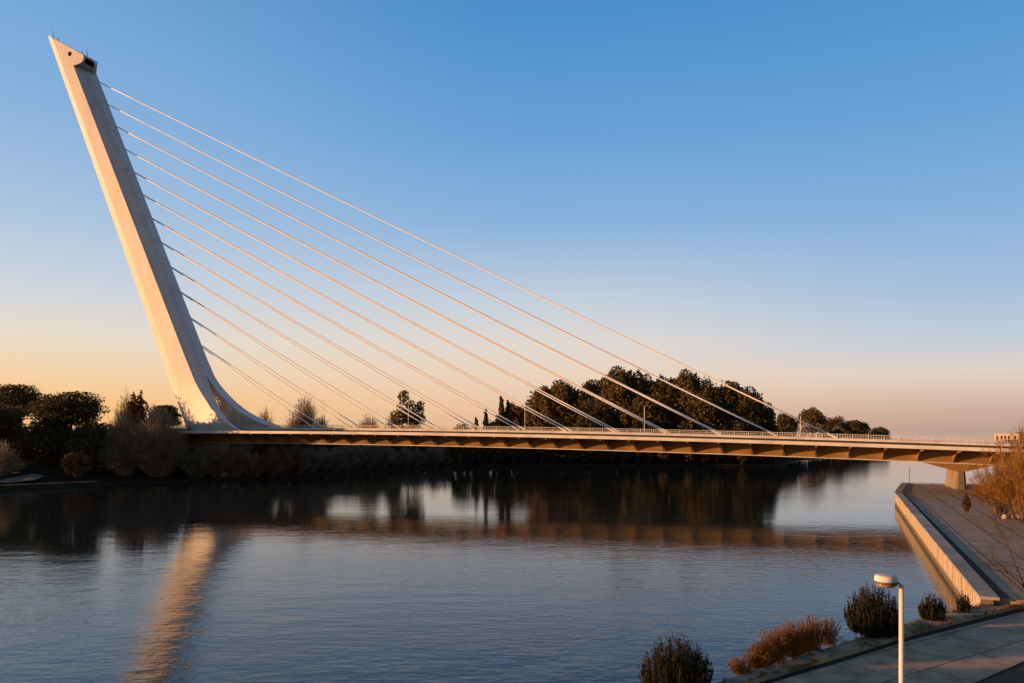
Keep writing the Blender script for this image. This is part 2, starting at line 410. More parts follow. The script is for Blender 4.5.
# pier on the quay
b = MB(); sp0 = along(961, -5.5)
zb = ztop(sp0) - 5.12
def pr_ring(z, hs, w0, w1): return [(sp0 - hs, w0, z), (sp0 + hs, w0, z), (sp0 + hs, w1, z), (sp0 - hs, w1, z)]
b.loft([[(sp0 + a * h, c * w, z) for a, c in ((-1, -.86), (-.55, -1), (.55, -1), (1, -.86), (1, .86), (.55, 1), (-.55, 1), (-1, .86))] for z, h, w in ((1.2, 1.1, 6.0), (3.4, 1.0, 5.9), (zb - 1.45, .82, 5.6))])
pier = b.build('pier', M['pier'], bridge)
b = MB()                           # haunch that drops from the girder to the pier head
b.loft([[(s, -6.6 + k, z0), (s, 6.6 - k, z0), (s, 7.1, z1), (s, -7.1, z1)] for s, z0, z1, k in
        ((sp0 - 6.0, zb - .08, zb + .2, 0), (sp0 - 1.0, zb - 1.5, zb + .2, .9), (sp0 + 1.0, zb - 1.5, zb + .1, .9), (sp0 + 6.0, zb - .1, zb, 0))])
b.build('pier_haunch', M['girder'], bridge)
# plinth under the pylon
b = MB()
b.loft([[(-57 + k, -9 + k, z), (-37 - k, -9 + k, z), (-37 - k, 9 - k, z), (-57 + k, 9 - k, z)] for z, k in ((-.5, 0), (5.2, .5), (5.5, .9))])
b.build('pylon_plinth', M['concrete'], bridge)
b = MB()
b.loft([[(-54 + k, -5.5, z), (-38 - k, -5.5, z), (-38 - k, 5.5, z), (-54 + k, 5.5, z)] for z, k in ((5.5, 3), (10.45, 0))])
b.build('pylon_pedestal', M['concrete'], bridge)

# lamp posts on the walkway
def deck_lamp():
    r = empty('bridge_lamp_post')
    b = MB(); b.tube([(0, 0, 0), (0, 0, 3), (0, 0, 6.2)], [.11, .09, .07], 8); b.tube([(0, 0, 6.15), (.5, 0, 6.28)], [.05, .05], 6); b.build('pole', M['white_paint'], r, smooth=True)
    b = MB(); b.box((.55, 0, 6.3), (.7, .34, .16)); b.build('lamp_head', M['dark_metal'], r)
    return r
proto = None
for px, w, lab in ((239, 0, 'slim lamp post between the two legs of the leaning pylon'), (408.5, 0, 'slim lamp post in front of the lone bare tree behind the bridge'), (525, 0, 'slim lamp post on the bridge just left of the big tree mass'),
                   (644.5, -1.9, 'white lamp post against the tallest dark trees on the bridge'), (800.6, -1.0, 'rightmost lamp post on the bridge by the longest cables')):
    o = deck_lamp() if proto is None else copy_tree(proto); proto = proto or o
    s = along(px, w); x, y = world(s, w)
    o.location = (x, y, ztop(s) - .87); o.rotation_euler = (0, 0, -PHI)
    if px > 700: o.scale = (1, 1, .85)
    tag(o, lab, 'lamp post', 'lamp posts on the bridge walkway')

# ------------------------------------------------------------------ river and land
b = MB(); R = 6000
b.add([(-R, -R, 0), (R, -R, 0), (R, R, 0), (-R, R, 0)], [(0, 1, 2, 3)])
tag(b.build('river_water', M['water']), kind='structure')

shore = [(-170, -300), (-165, -60), (-150, 70), (-138, 140), (-130, 166), (-120, 178), (-111, 186), (-101, 195.5), (-86, 203.5), (-75, 210), (-65, 222), (-57, 240), (-48, 257), (-38, 270), (-20, 284), (3, 292), (34, 295), (72, 290), (99, 289), (110, 300), (126, 345), (165, 392), (200, 450), (250, 520), (296, 592), (332, 690), (345, 820), (300, 1100), (150, 1800), (100, 3000), (100, 5950)]
def land(name, line, depth_dirs, prof, mat, kind='structure'):
    """strip land inland from a shoreline: prof = list of (distance inland, height)"""
    b = MB(); n = len(line); rows = []
    for i, p in enumerate(line):
        a = Vector((*line[max(i - 1, 0)], 0)); c = Vector((*line[min(i + 1, n - 1)], 0)); t = (c - a).normalized(); nn = Vector((-t.y, t.x, 0)) * depth_dirs
        rows.append([(p[0] + nn.x * d, p[1] + nn.y * d, z + (math.sin(i * 2.3 + d) * .15 if 0 < z < 8 else 0)) for d, z in prof])
    m = len(prof)
    vs = [q for r in rows for q in r]; fs = [(i * m + k, (i + 1) * m + k, (i + 1) * m + k + 1, i * m + k + 1) for i in range(n - 1) for k in range(m - 1)]
    b.add(vs, fs); return tag(b.build(name, mat), kind=kind)
def smooth_line(l, it=2):
    for _ in range(it):
        o = [l[0]]
        for p, q in zip(l[:-1], l[1:]):
            o += [(p[0] * .75 + q[0] * .25, p[1] * .75 + q[1] * .25), (p[0] * .25 + q[0] * .75, p[1] * .25 + q[1] * .75)]
        l = o + [l[-1]]
    return l
shore_s = smooth_line(shore)
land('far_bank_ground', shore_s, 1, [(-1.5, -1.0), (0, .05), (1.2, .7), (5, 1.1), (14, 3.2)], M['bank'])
b = MB()                            # plain behind the bank, one sheet to the horizon
inl = []
for i, p in enumerate(shore_s):
    a = Vector((*shore_s[max(i - 1, 0)], 0)); c = Vector((*shore_s[min(i + 1, len(shore_s) - 1)], 0)); t = (c - a).normalized()
    inl.append((p[0] - t.y * 12, p[1] + t.x * 12, 2.75))
b.add(inl + [(60, 5990, 2.75), (-5990, 5990, 2.75), (-5990, -300, 2.75)], [tuple(range(len(inl) + 3))])
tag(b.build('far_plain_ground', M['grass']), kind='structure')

def offset_line(pts, d):
    out = []
    for i, p in enumerate(pts):
        ns = []
        if i > 0: t = (pts[i] - pts[i - 1]).normalized(); ns.append(Vector((t.y, -t.x, 0)))
        if i < len(pts) - 1: t = (pts[i + 1] - pts[i]).normalized(); ns.append(Vector((t.y, -t.x, 0)))
        nn = sum(ns, Vector()).normalized(); k = d / max(.3, nn.dot(ns[0])); out.append(p + nn * k)
    return out

# right bank
qdir = Vector((.40, .916, 0)).normalized(); qn = Vector((qdir.y, -qdir.x, 0))     # qn points inland
Q0 = Vector((32.7, 52.8, 0)); Q1 = Vector((71.8, 142, 0)); Q2 = Vector((86.0, 167, 0)); Q3 = Q2 + Vector((CP, -SP, 0)) * 62
kerb_out = [(-60, -14), (-30, 7.9), (-6.2, 25.0), (9.74, 36.2), (17.3, 41.9), (24.6, 47.3), (28.8, 50.2), (32.7, 52.8)]
rb = [Vector((x, y, 0)) for x, y in kerb_out]
bank_edge = rb + [Q1, Q2, Q3, Vector((190, 240, 0)), Vector((300, 430, 0)), Vector((560, 835, 0)), Vector((1350, 2040, 0)), Vector((3950, 5900, 0))]
b = MB()
vs = [(p.x, p.y, 1.58) for p in bank_edge] + [(5900, 3000, 1.58), (5900, -3000, 1.58), (-60, -3000, 1.58)]
b.add(vs, [tuple(range(len(vs)))])
# its banked edge below the ground sheet
for p, q in zip(bank_edge[:-1], bank_edge[1:]):
    b.add([(p.x, p.y, -1.5), (q.x, q.y, -1.5), (q.x, q.y, 1.58), (p.x, p.y, 1.58)], [(0, 1, 2, 3)])
tag(b.build('near_bank_ground', M['grass']), kind='structure')

# quay: wall with coping, floor
quay = empty('quay_wall', (Q0.x, Q0.y, 0)); tag(quay, 'sunlit concrete quay wall with broad coping running from the path towards the bridge', 'quay wall')
ql = [Q0, Q1, Q2, Q3]; loc = Vector((Q0.x, Q0.y, 0))
def strip(pts, d0, d1, z0, z1):
    b = MB(); A = offset_line(pts, d0); B_ = offset_line(pts, d1)
    b.loft([[(p.x, p.y, z0), (q.x, q.y, z0), (q.x, q.y, z1), (p.x, p.y, z1)] for p, q in [(a - loc, c - loc) for a, c in zip(A, B_)]]); return b
strip(ql, -.003, .75, -1.5, 2.2).build('wall_body', M['quay_wall'], quay)
strip(ql, -.07, 1.12, 2.2, 2.40).build('coping', M['concrete'], quay)
fl = [Q0 + qn * .9 + qdir * .6, Q1 + qn * .9, Q2 + Vector((.35, -.9, 0)), Q3 + Vector((-.2, -.95, 0)), Q3 + Vector((-4, -30, 0)), Q1 + qn * 13.5, Q0 + qn * 11.4 + qdir * .6]
b = MB(); b.add([(p.x, p.y, 2.24) for p in fl] , [tuple(range(len(fl)))])
b.add([(p.x, p.y, 1.5) for p in fl] + [(p.x, p.y, 2.239) for p in fl], [(i, (i + 1) % len(fl), len(fl) + (i + 1) % len(fl), len(fl) + i) for i in range(len(fl))])
tag(b.build('quay_pavement', M['quay_floor']), kind='structure')
b = MB(); A = [Q0 + qn * 1.13 + qdir * .7, Q1 + qn * 1.13]; B_ = [Q0 + qn * 1.9 + qdir * .7, Q1 + qn * 1.5]
b.add([(A[0].x, A[0].y, 2.246), (A[1].x, A[1].y, 2.246), (B_[1].x, B_[1].y, 2.246), (B_[0].x, B_[0].y, 2.246)], [(0, 1, 2, 3)])
tag(b.build('coping_shadow_ground', M['shade_moss']), kind='structure')  # dark strip painting the coping's cast shadow on the pavement
# grassy slope right of the quay
b = MB(); a0 = Q0 + qn * 11 - qdir * 8; a1 = Q1 + qn * 12.8 + qdir * 8
for p, q in ((a0, a1),):
    for d0, z0, d1, z1 in ((0, 2.27, 3, 2.5), (3, 2.5, 14, 5.0), (14, 5.0, 30, 6.2), (30, 6.2, 120, 6.6)):
        b.add([(p.x + qn.x * d0, p.y + qn.y * d0, z0), (q.x + qn.x * d0, q.y + qn.y * d0, z0), (q.x + qn.x * d1, q.y + qn.y * d1, z1), (p.x + qn.x * d1, p.y + qn.y * d1, z1)], [(0, 1, 2, 3)])
tag(b.build('bank_slope_ground', M['grass']), kind='structure')

# foreground path, kerb strip and dark strip of grass and painted kerb shade
def band(name, A, B_, z, mat, thick=0.0, kind='structure'):
    b = MB(); n = len(A); vs = [(x, y, z) for x, y in A] + [(x, y, z) for x, y in B_]
    b.add(vs, [(i, i + 1, n + i + 1, n + i) for i in range(n - 1)])
    if thick:
        for L in (A, B_):
            b.add([(x, y, z - thick) for x, y in L] + [(x, y, z) for x, y in L], [(i, i + 1, n + i + 1, n + i) for i in range(n - 1)])
        for i in (0, n - 1):
            b.add([(*A[i], z - thick), (*B_[i], z - thick), (*B_[i], z), (*A[i], z)], [(0, 1, 2, 3)])
    return tag(b.build(name, mat), kind=kind)
K_out = [(-30, 8.0), (-6.2, 25.1), (9.74, 36.3), (17.3, 42.0), (24.6, 47.4), (28.8, 50.3), (33.6, 53.2)]
K_in = [(-29.2, 7.6), (-4.6, 25.4), (11.0, 36.3), (16.6, 40.2), (23.4, 45.05), (29.55, 49.0), (33.6, 51.5), (36.2, 53.1)]
V_in = [(-29, 7.2), (-4.4, 25.0), (11.2, 35.95), (16.75, 39.8), (23.5, 44.55), (29.9, 48.5), (34.0, 51.0), (36.6, 52.6)]
K_out.insert(6, (31.4, 51.9))
P_in = [(-12, 11), (8, 26), (17.9, 33.5), (22.6, 37.0), (27.4, 40.5), (36.0, 46.5), (44, 51.5)]
band('kerb_strip_ground', K_out, K_in, 1.86, M['soil'], thick=3.2)
band('verge_shade_ground', K_in, V_in, 1.63, M['shade_moss'])
P_out = V_in + [(62, 68)]; P_in2 = P_in + [(58, 60), (70, 66)]
band('path', P_out, P_in2, 1.64, M['path'])

b = MB()  # unseen approach mound added to keep sunlight from under the deck
emb = []
for s in np.arange(-330, -66, 12.0):
    zt_ = (ztop(max(s, -190)) - 2.6) * min(1, (-62 - s) / 14 + .15); emb.append([(*world(s, w), z) for w, z in ((-42, 2.3), (-17, zt_), (17, zt_), (42, 2.3))])
b.loft(emb); tag(b.build('approach_embankment_ground', M['grass']), kind='structure')

b = MB(); rise = []  # unseen ridge added to block bright sky gaps behind the wood
for px in range(500, 796, 15):
    Y = float(np.interp(px, [500, 600, 790], [345, 338, 312])) + 34; x, y = at(px, Y); e = min(1, (px - 495) / 60, (800 - px) / 45)
    rise.append([(x, y - 22, 2.4), (x, y, 2.4 + 10.5 * e), (x, y + 30, 2.4 + 10.5 * e), (x, y + 60, 2.4)])
b.loft(rise); tag(b.build('hidden_ridge_ground', M['bank']), kind='structure')
i0 = min(range(len(shore_s)), key=lambda i: abs(shore_s[i][1] - 172)); i1 = min(range(len(shore_s)), key=lambda i: abs(shore_s[i][1] - 193))
ed = [Vector((*p, 0)) for p in shore_s[i0:i1 + 1]]; A_, B2 = offset_line(ed, -1.1), offset_line(ed, -2.3)
b = MB(); b.add([(p.x, p.y, .85) for p in A_] + [(p.x, p.y, 1.02) for p in B2], [(i, i + 1, len(ed) + i + 1, len(ed) + i) for i in range(len(ed) - 1)])
tag(b.build('shore_edge_ground', M['soil']), kind='structure')

# slipway strips on the left bank
b = MB()
for poly in (((-30, 178, 1.35), (12, 181.5, 1.42), (34, 185, 1.75), (44, 189, 2.45), (40, 191.5, 2.8), (22, 194.5, 3.1), (-30, 198, 3.3)), ((-30, 206, 3.3), (18, 210, 3.3), (25, 215, 3.3), (-30, 217, 3.3)), ((-30, 221, 2.85), (16, 224, 2.85), (20, 230, 2.9), (-30, 232, 2.9))):
    b.add([(*at(px, Y), z) for px, Y, z in poly], [tuple(range(len(poly)))])
tag(b.build('slipway_path', M['pale_slab']), kind='structure')

# ------------------------------------------------------------------ vegetation
def unit(r, n):
    v = r.normal(size=(n, 3)); return v / np.linalg.norm(v, axis=1, keepdims=True)
def rand_cards(mb, r, P, size, elong=1.6, up=0.0):
    n = len(P); d = unit(r, n); d[:, 2] += up; d /= np.linalg.norm(d, axis=1, keepdims=True)
    e = np.cross(d, unit(r, n)); e /= np.linalg.norm(e, axis=1, keepdims=True) + 1e-9
    s = size * r.uniform(.55, 1.35, (n, 1))
    mb.cards(P, d * s * elong * .5, e * s * .5)
def crown(r, blobs, n, size, elong=1.5, up=0.0, shell=.8):
    """leaf clumps through a set of ellipsoids (cx,cy,cz,rx,ry,rz)"""
    mb = MB(); bl = np.array(blobs, float); wgt = (bl[:, 3] * bl[:, 5]) ** .9; wgt /= wgt.sum()
    idx = r.choice(len(bl), n, p=wgt); d = unit(r, n)
    rad = np.where(r.random(n) < shell, r.normal(.95, .09, n), r.random(n) ** .5 * .9)
    lump = 1 + .16 * np.sin(d[:, 0] * 7 + idx) * np.sin(d[:, 1] * 6 + idx * 2) * np.cos(d[:, 2] * 8 + idx)
    P = bl[idx, :3] + d * bl[idx, 3:] * (rad * lump)[:, None]
    rand_cards(mb, r, P, size, elong, up); return mb
def sub_blobs(r, main, k, frac, squash=.8):
    out = []
    for (cx, cy, cz, rx, ry, rz) in main:
        d = unit(r, k); d[:, 2] = np.where(d[:, 2] < -.5, -d[:, 2], d[:, 2])
        for v in d:
            f = frac * r.uniform(.7, 1.35); q = r.uniform(.62, .98)
            out.append((cx + v[0] * rx * q, cy + v[1] * ry * q, cz + v[2] * rz * q, rx * f, ry * f, rz * f * squash + .1))
    return out
def trunk_mb(r, h, rad, crown_pts=(), lean=0.0):
    b = MB(); pts = [(lean * q * q * h + r.normal(0, .03) * h * q, r.normal(0, .02) * h * q, h * q) for q in (0, .2, .45, .7, 1)]
    b.tube([(0, 0, -.6)] + pts[1:], [rad * 1.25, rad, rad * .8, rad * .6, rad * .3], 8)
    for c in crown_pts:
        q = r.uniform(.35, .75); i = min(3, int(q * 4)); s = Vector(pts[i + 1]) * .9; e = Vector(c)
        m = s.lerp(e, .5) + Vector((0, 0, .08 * h)); b.tube([s, m, e], [rad * .42, rad * .28, rad * .1], 6)
    return b
def make_tree(name, blobs, n, size, mat, h_trunk, rad, seed, elong=1.5, up=0.0, limbs=7, shell=.8):
    r = np.random.default_rng(seed); t = empty(name)
    pick = [blobs[i][:3] for i in r.choice(len(blobs), min(limbs, len(blobs)), replace=False)]
    trunk_mb(r, h_trunk, rad, pick).build('trunk', M['bark'], t, smooth=True)
    crown(r, blobs, n, size, elong, up, shell).build('crown', mat, t)
    return t
def broad_blobs(seed, w, h, base, k=26, frac=.34):
    r = np.random.default_rng(seed); c = base + (h - base) / 2
    main = [(0, 0, c, w / 2 * .72, w / 2 * .72, (h - base) / 2 * .74)]
    return main + sub_blobs(r, main, k, frac)
def pine_blobs(seed, w, h, base):
    r = np.random.default_rng(seed); out = []
    for lay, (zf, wf) in enumerate(((.30, .8), (.62, 1.0), (.86, .72))):
        z = base + (h - base) * zf
        for i in range(9 if lay != 2 else 6):
            a = r.uniform(0, 6.28); q = r.uniform(.2, .8) * w / 2 * wf; s = r.uniform(.22, .34) * w
            out.append((math.cos(a) * q, math.sin(a) * q, z + r.normal(0, .05) * (h - base), s, s, s * .42))
    return out
def column_blobs(seed, w, h, base, k=14):
    r = np.random.default_rng(seed); out = []
    for i in range(k):
        q = (i + .5) / k; z = base + (h - base) * q; s = w / 2 * ((1 - q ** 2.6) ** .9 * .9 + .07) * (.55 + .45 * min(1, q * 4))
        a = r.uniform(0, 6.28); out.append((math.cos(a) * s * .3, math.sin(a) * s * .3, z, s * .75, s * .75, (h - base) / k * 1.4))
    return out
def twig_bush(seed, w, h, n, width, mat, name, spread=.6, droop=.15, stem=True, fork=3, bare=0.0):
    """feathery bush: arching twigs that split into finer ones, wispy outline"""
    r = np.random.default_rng(seed); t = empty(name); mb = MB(); P = []; A = []; B_ = []
    for i in range(n):
        az = r.uniform(0, 6.283); out = r.random() ** .6 * w / 2; hh = h * (1 - .55 * (out / (w / 2)) ** 2) * r.uniform(.55, 1.05)
        b0 = np.array([math.cos(az) * out * .25, math.sin(az) * out * .25, 0]); tip = np.array([math.cos(az) * out * r.uniform(.8, 1.1), math.sin(az) * out * r.uniform(.8, 1.1), hh])
        ctrl = (b0 + tip) / 2 + np.array([0, 0, hh * .18])
        prev = None
        segs = 5
        for k in range(segs + 1):
            q = k / segs; p = (1 - q) ** 2 * b0 + 2 * q * (1 - q) * ctrl + q * q * tip
            if prev is not None:
                d = (p - prev) / 2; e = np.cross(d, r.normal(size=3)); e /= np.linalg.norm(e) + 1e-9
                wd = width * (1.25 - q) * (.8 if q < bare else 1)
                P.append((p + prev) / 2); A.append(d * 1.1); B_.append(e * wd * .5)
                if k >= 2 and q > bare:
                    for _ in range(fork):
                        dd = d / (np.linalg.norm(d) + 1e-9) + r.normal(0, .45, 3); L = h * r.uniform(.04, .10)
                        e2 = np.cross(dd, r.normal(size=3)); e2 /= np.linalg.norm(e2) + 1e-9
                        o = prev + (p - prev) * r.random()
                        P.append(o + dd * L * .5); A.append(dd * L * .5); B_.append(e2 * width * .32)
            prev = p
    mb.cards(np.array(P), np.array(A), np.array(B_)); mb.build('twigs', mat, t)
    if stem:
        s = MB()
        for i in range(5):
            az = i * 1.3 + r.uniform(0, .5); s.tube([(0, 0, -.4), (math.cos(az) * w * .06, math.sin(az) * w * .06, h * .25), (math.cos(az) * w * .16, math.sin(az) * w * .16, h * .55)], [width * 1.4, width, width * .5], 6)
        s.build('stems', M['bark'], t)
    return t
def place(o, px, Y, z, rz=0.0, sc=1.0, label=None, cat='tree', group=None):
    x, y = at(px, Y); o.location = (x, y, z); o.rotation_euler = (0, 0, rz)
    o.scale = sc if hasattr(sc, '__len__') else (sc, sc, sc)
    return tag(o, label, cat, group)

# left bank trees
LB = 'trees on the left bank'
for px, Y, w, h, base, sd, lab in ((18, 242, 18, 27.4, 15, 1, 'tallest flat topped dark pine at the left edge of the left bank'), (70, 206, 17, 22.9, 13, 2, 'wide flat topped dark pine right of the tallest pine on the left bank'),
                                   (165, 236, 9, 21.0, 12, 3, 'small dark pine crown directly left of the pylon foot')):
    place(make_tree('umbrella_pine', pine_blobs(sd, w, h - 2.6, base), 9500 if w > 10 else 4200, .44, M['pine'], h - 6, .5, sd, 1.4, .2, 8, .85), px, Y, 2.6, 0, 1, lab, 'pine tree', LB)
for px, Y, w, h, sd, lab in ((4, 216, 17, 18.5, 11, 'low round black green tree at the left picture edge below the tallest pine'), (45, 206, 18, 17.5, 12, 'broad black green tree under the two big pines on the left bank'),
                             (92, 203, 15, 15.6, 13, 'round black green tree between the wide pine and the grey feathery bushes'), (-30, 198, 20, 18, 14, 'dark round tree cut off by the left picture edge')):
    place(make_tree('evergreen_tree', broad_blobs(sd, w, h, -.5, 32, .3), 10000, .46, M['leaf_dark'], h * .6, .35, sd), px, Y, 2.0, 0, 1, lab, 'tree', LB)
def flat_blobs(seed, w, h):
    r = np.random.default_rng(seed); out = []
    for i in range(16):
        a, q = i * 2.4, (i / 16) ** .5 * w / 2; out.append((math.cos(a) * q, math.sin(a) * q, h - 2.2 + r.uniform(-.12, .12), w * .17, w * .17, 2.2)); out.append((math.cos(a) * q * .9, math.sin(a) * q * .9, h * .5, w * .17, w * .17, h * .4))
    return out
for px, Y, w, h, sd, lab in ((-14, 211, 20, 18.4, 15, 'dark even topped tree added at the left edge to shade the pylon foot'), (-27, 217, 20, 18.9, 18, 'dark even topped tree added between its two neighbours to shade the pylon foot'), (-42, 225, 24, 19.6, 16, 'dark even topped tree added just beyond the left edge to shade the pylon foot')):
    place(make_tree('evergreen_tree', flat_blobs(sd, w, h), 12000, .5, M['leaf_dark'], h * .6, .35, sd, shell=.7), px, Y, 2.4, 0, 1, lab, 'tree', LB)  # added trees, crowns levelled to throw even shade on the pylon foot
for px, Y, w, h, sd, lab in ((133, 222, 3.4, 21.5, 21, 'tall pointed rusty poplar, left one of the pair behind the grey bushes'), (141, 223, 3.6, 21.9, 22, 'tall pointed rusty poplar, right one of the pair behind the grey bushes')):
    place(make_tree('poplar_tree', column_blobs(sd, w * 2.2, h, 2), 3600, .42, M['leaf_rust'], h * .8, .22, sd, 2.0, .9), px, Y, 2.4, 0, 1, lab, 'tree', LB)
place(twig_bush(31, 10, 22.0, 520, .16, M['leaf_warm'], 'bare_tree'), 127, 221, 2.4, 0, 1, 'bare orange brown tree leaning against the pointed poplars', 'tree', LB)
place(twig_bush(32, 13, 17.0, 1000, .16, M['twig'], 'feathery_bush', fork=4), 124, 204, 1.4, 0, 1, 'feathery grey brown bush, left one of two at the water edge', 'bush', LB)
place(twig_bush(33, 17, 18.5, 1400, .16, M['twig'], 'feathery_bush', fork=4), 158, 205, 1.4, 0, 1, 'largest feathery grey brown bush hanging over the water before the bridge end', 'bush', LB)
place(twig_bush(34, 10, 10.0, 450, .15, M['twig'], 'feathery_bush', fork=4), 0, 189, 1.2, 0, 1, 'pale feathery bush at the left picture edge above the slipway', 'bush', LB)
r_ = np.random.default_rng(41)
place(make_tree('reddish_bush', broad_blobs(41, 8.5, 8.2, .4, 18, .3), 1500, .5, M['leaf_red'], 5, .15, 41, shell=.6), 76, 194, 1.0, 0, 1, 'small bush with red brown leaves at the foot of the black trees', 'bush', LB)
place(twig_bush(35, 5, 6.2, 200, .13, M['twig_brown'], 'bare_bush'), 188, 214, 9.2, 0, 1, 'small bare bush in front of the yellow lit back of the pylon', 'bush', LB)

# behind the bridge: bare bushes, lone tree
BB = 'bushes behind the bridge'
for px, Y, w, h, sd, lab in ((265, 262, 8, 18.5, 51, 'small bare brown bush behind the bridge right of the far pylon leg'), (305, 268, 15, 22.5, 52, 'wide bare brown bush behind the two lowest cables'), (322, 272, 9, 16, 53, 'low bare bush at the right of the wide bare brown bush'),
                             (368, 290, 14, 16.5, 54, 'low brown bush showing just above the railing left of the lone tree'), (392, 292, 8, 17, 55, 'low bush touching the left side of the lone tree')):
    place(twig_bush(sd, w, h, int(60 * w), .17, M['twig_brown'], 'bare_bush', fork=4), px, Y, 2.6, 0, 1, lab, 'bush', BB)
bl = []
for (x, z, rx, rz) in ((-3.2, 13, 1.9, 2.6), (-4.3, 17, 1.5, 2.0), (-1.6, 20, 1.8, 2.6), (-1.2, 24.5, 1.7, 2.3), (1.5, 15, 2.0, 3.2), (3.3, 18.5, 1.8, 2.4), (4.0, 21, 1.2, 1.8), (0, 11, 2.6, 2.4), (2.4, 11, 2.4, 2.2), (-2.6, 16, 2.4, 2.4), (.6, 16.5, 2.6, 2.6), (3.2, 15.5, 2.2, 2.4), (.8, 21, 1.5, 2.2), (-.2, 17, 1.6, 2.8)):
    bl.append((x, np.sin(x) * 1.2, z, rx, rx, rz))
place(make_tree('lone_tree', [(a * 1.25, b_, c, d * 1.25, e, f) for a, b_, c, d, e, f in bl], 4600, .5, M['leaf_warm'], 22, .3, 61, 1.7, -.4, 9, .7), 408, 296, 2.6, 0, 1, 'lone tall tree with loose hanging foliage behind the middle of the bridge', 'tree')

# main wood beyond the river: each tree its own
protos = [make_tree('broadleaf_tree', broad_blobs(70 + i, 1 * w, h, b0, 34, .30), 8000, .55, m, h * .7, .5, 70 + i) for i, (w, h, b0, m) in enumerate(((18, 26, .5, M['leaf_mixed']), (16, 24, .5, M['leaf_dark']), (20, 25, .5, M['leaf_dark']), (15, 24, .5, M['leaf_warm'])))]
used = [False] * 4
WG = 'trees of the wood beyond the river'
wood = [ # px, top y, width px, depth, proto
 (515, 403, 34, 352, 3, 'rust tinged tree at the left end of the wood'), (574, 398, 40, 343, 1, 'dark crown filling the gap between the rusty trees and the summit'), (545, 386, 50, 346, 3, 'rounded rusty tree left of the wood summit, behind a cable pair'), (563, 381, 44, 342, 0, 'dark round crown just right of the rusty trees in the wood'),
 (590, 380, 40, 338, 1, 'dark crown in the dip left of the wood summit'), (618, 368, 56, 333, 0, 'highest left crown of the wood, round and broad'), (640, 370, 44, 330, 2, 'broad crown touching the highest left crown of the wood'),
 (664, 376, 46, 325, 1, 'dark crown in the middle dip of the wood'), (686, 371, 44, 321, 0, 'round crown right of the middle dip of the wood'), (706, 378, 46, 317, 2, 'broad dark crown on the right shoulder of the wood'),
 (728, 381, 44, 313, 1, 'sunlit crown on the right shoulder of the wood'), (748, 388, 40, 310, 0, 'dark crown near the right end of the wood'), (762, 400, 32, 307, 2, 'last dark crown at the right end of the wood by the sky gap'),
 (600, 396, 50, 311, 2, 'front crown below the wood summit'), (650, 396, 54, 306, 1, 'front crown below the middle of the wood'), (700, 398, 54, 303, 0, 'front crown below the right shoulder of the wood'), (740, 402, 46, 301, 1, 'front crown near the right end of the wood'),
 (786, 413, 26, 420, 1, 'small crown right of the sky gap beside the wood'), (812, 408, 34, 470, 0, 'tallest tree of the low row behind the longest cables'), (836, 416, 34, 500, 2, 'low dark tree right of the tallest in the far row'), (856, 420, 30, 540, 1, 'low dark tree near the end of the far row'), (880, 427, 22, 600, 0, 'last small dark tree of the far row before open sky')]
for px, ty, wp, Y, k, lab in wood:
    base_h = protos[k].children[1].bound_box if False else None
    H = CAM_Z + (430 - ty) * Y / F_PX - 2.7; Wd = wp * Y / F_PX
    hh, ww = ((26, 18), (24, 16), (25, 20), (24, 15))[k]
    o = protos[k] if not used[k] else copy_tree(protos[k]); used[k] = True
    place(o, px, Y, 2.7, px * .37, (Wd / ww * 1.12, Wd / ww * 1.12, H / hh * 1.09), lab, 'tree', WG)
CY = 'pointed trees left of the wood'
p0 = None
for px, ty, w, lab in ((486, 410, 3.2, 'short pointed conifer at the left end, alone against the sky'), (501, 398, 4.2, 'tallest pointed conifer of the group left of the wood'), (508, 402, 4.0, 'pointed conifer squeezed between its taller neighbour and the rusty tree'), (476, 419, 3.4, 'lowest pointed conifer barely rising over the railing')):
    H = CAM_Z + (430 - ty) * 305 / F_PX - 2.6
    o = make_tree('conifer_tree', column_blobs(95, 4.6, 24, 1), 2200, .6, M['leaf_dark'], 20, .25, 95, 1.8, .7) if p0 is None else copy_tree(p0); p0 = p0 or o
    place(o, px, 305, 2.6, px, (w * 1.3 / 4.6, w * 1.3 / 4.6, H / 24), lab, 'tree', CY)
place(make_tree('low_tree', broad_blobs(98, 13, 17.0, 1), 3200, .55, M['leaf_mixed'], 7, .25, 98), 494, 307, 2.6, 0, 1, 'low rounded thicket tree between the two pointed conifers left of the wood', 'tree')
place(make_tree('low_tree', broad_blobs(97, 16, 15.6, 1), 3200, .55, M['leaf_dark'], 7, .25, 97), 466, 300, 2.6, 0, 1, 'low flat dark thicket tree rising over the railing left of the conifers', 'tree')

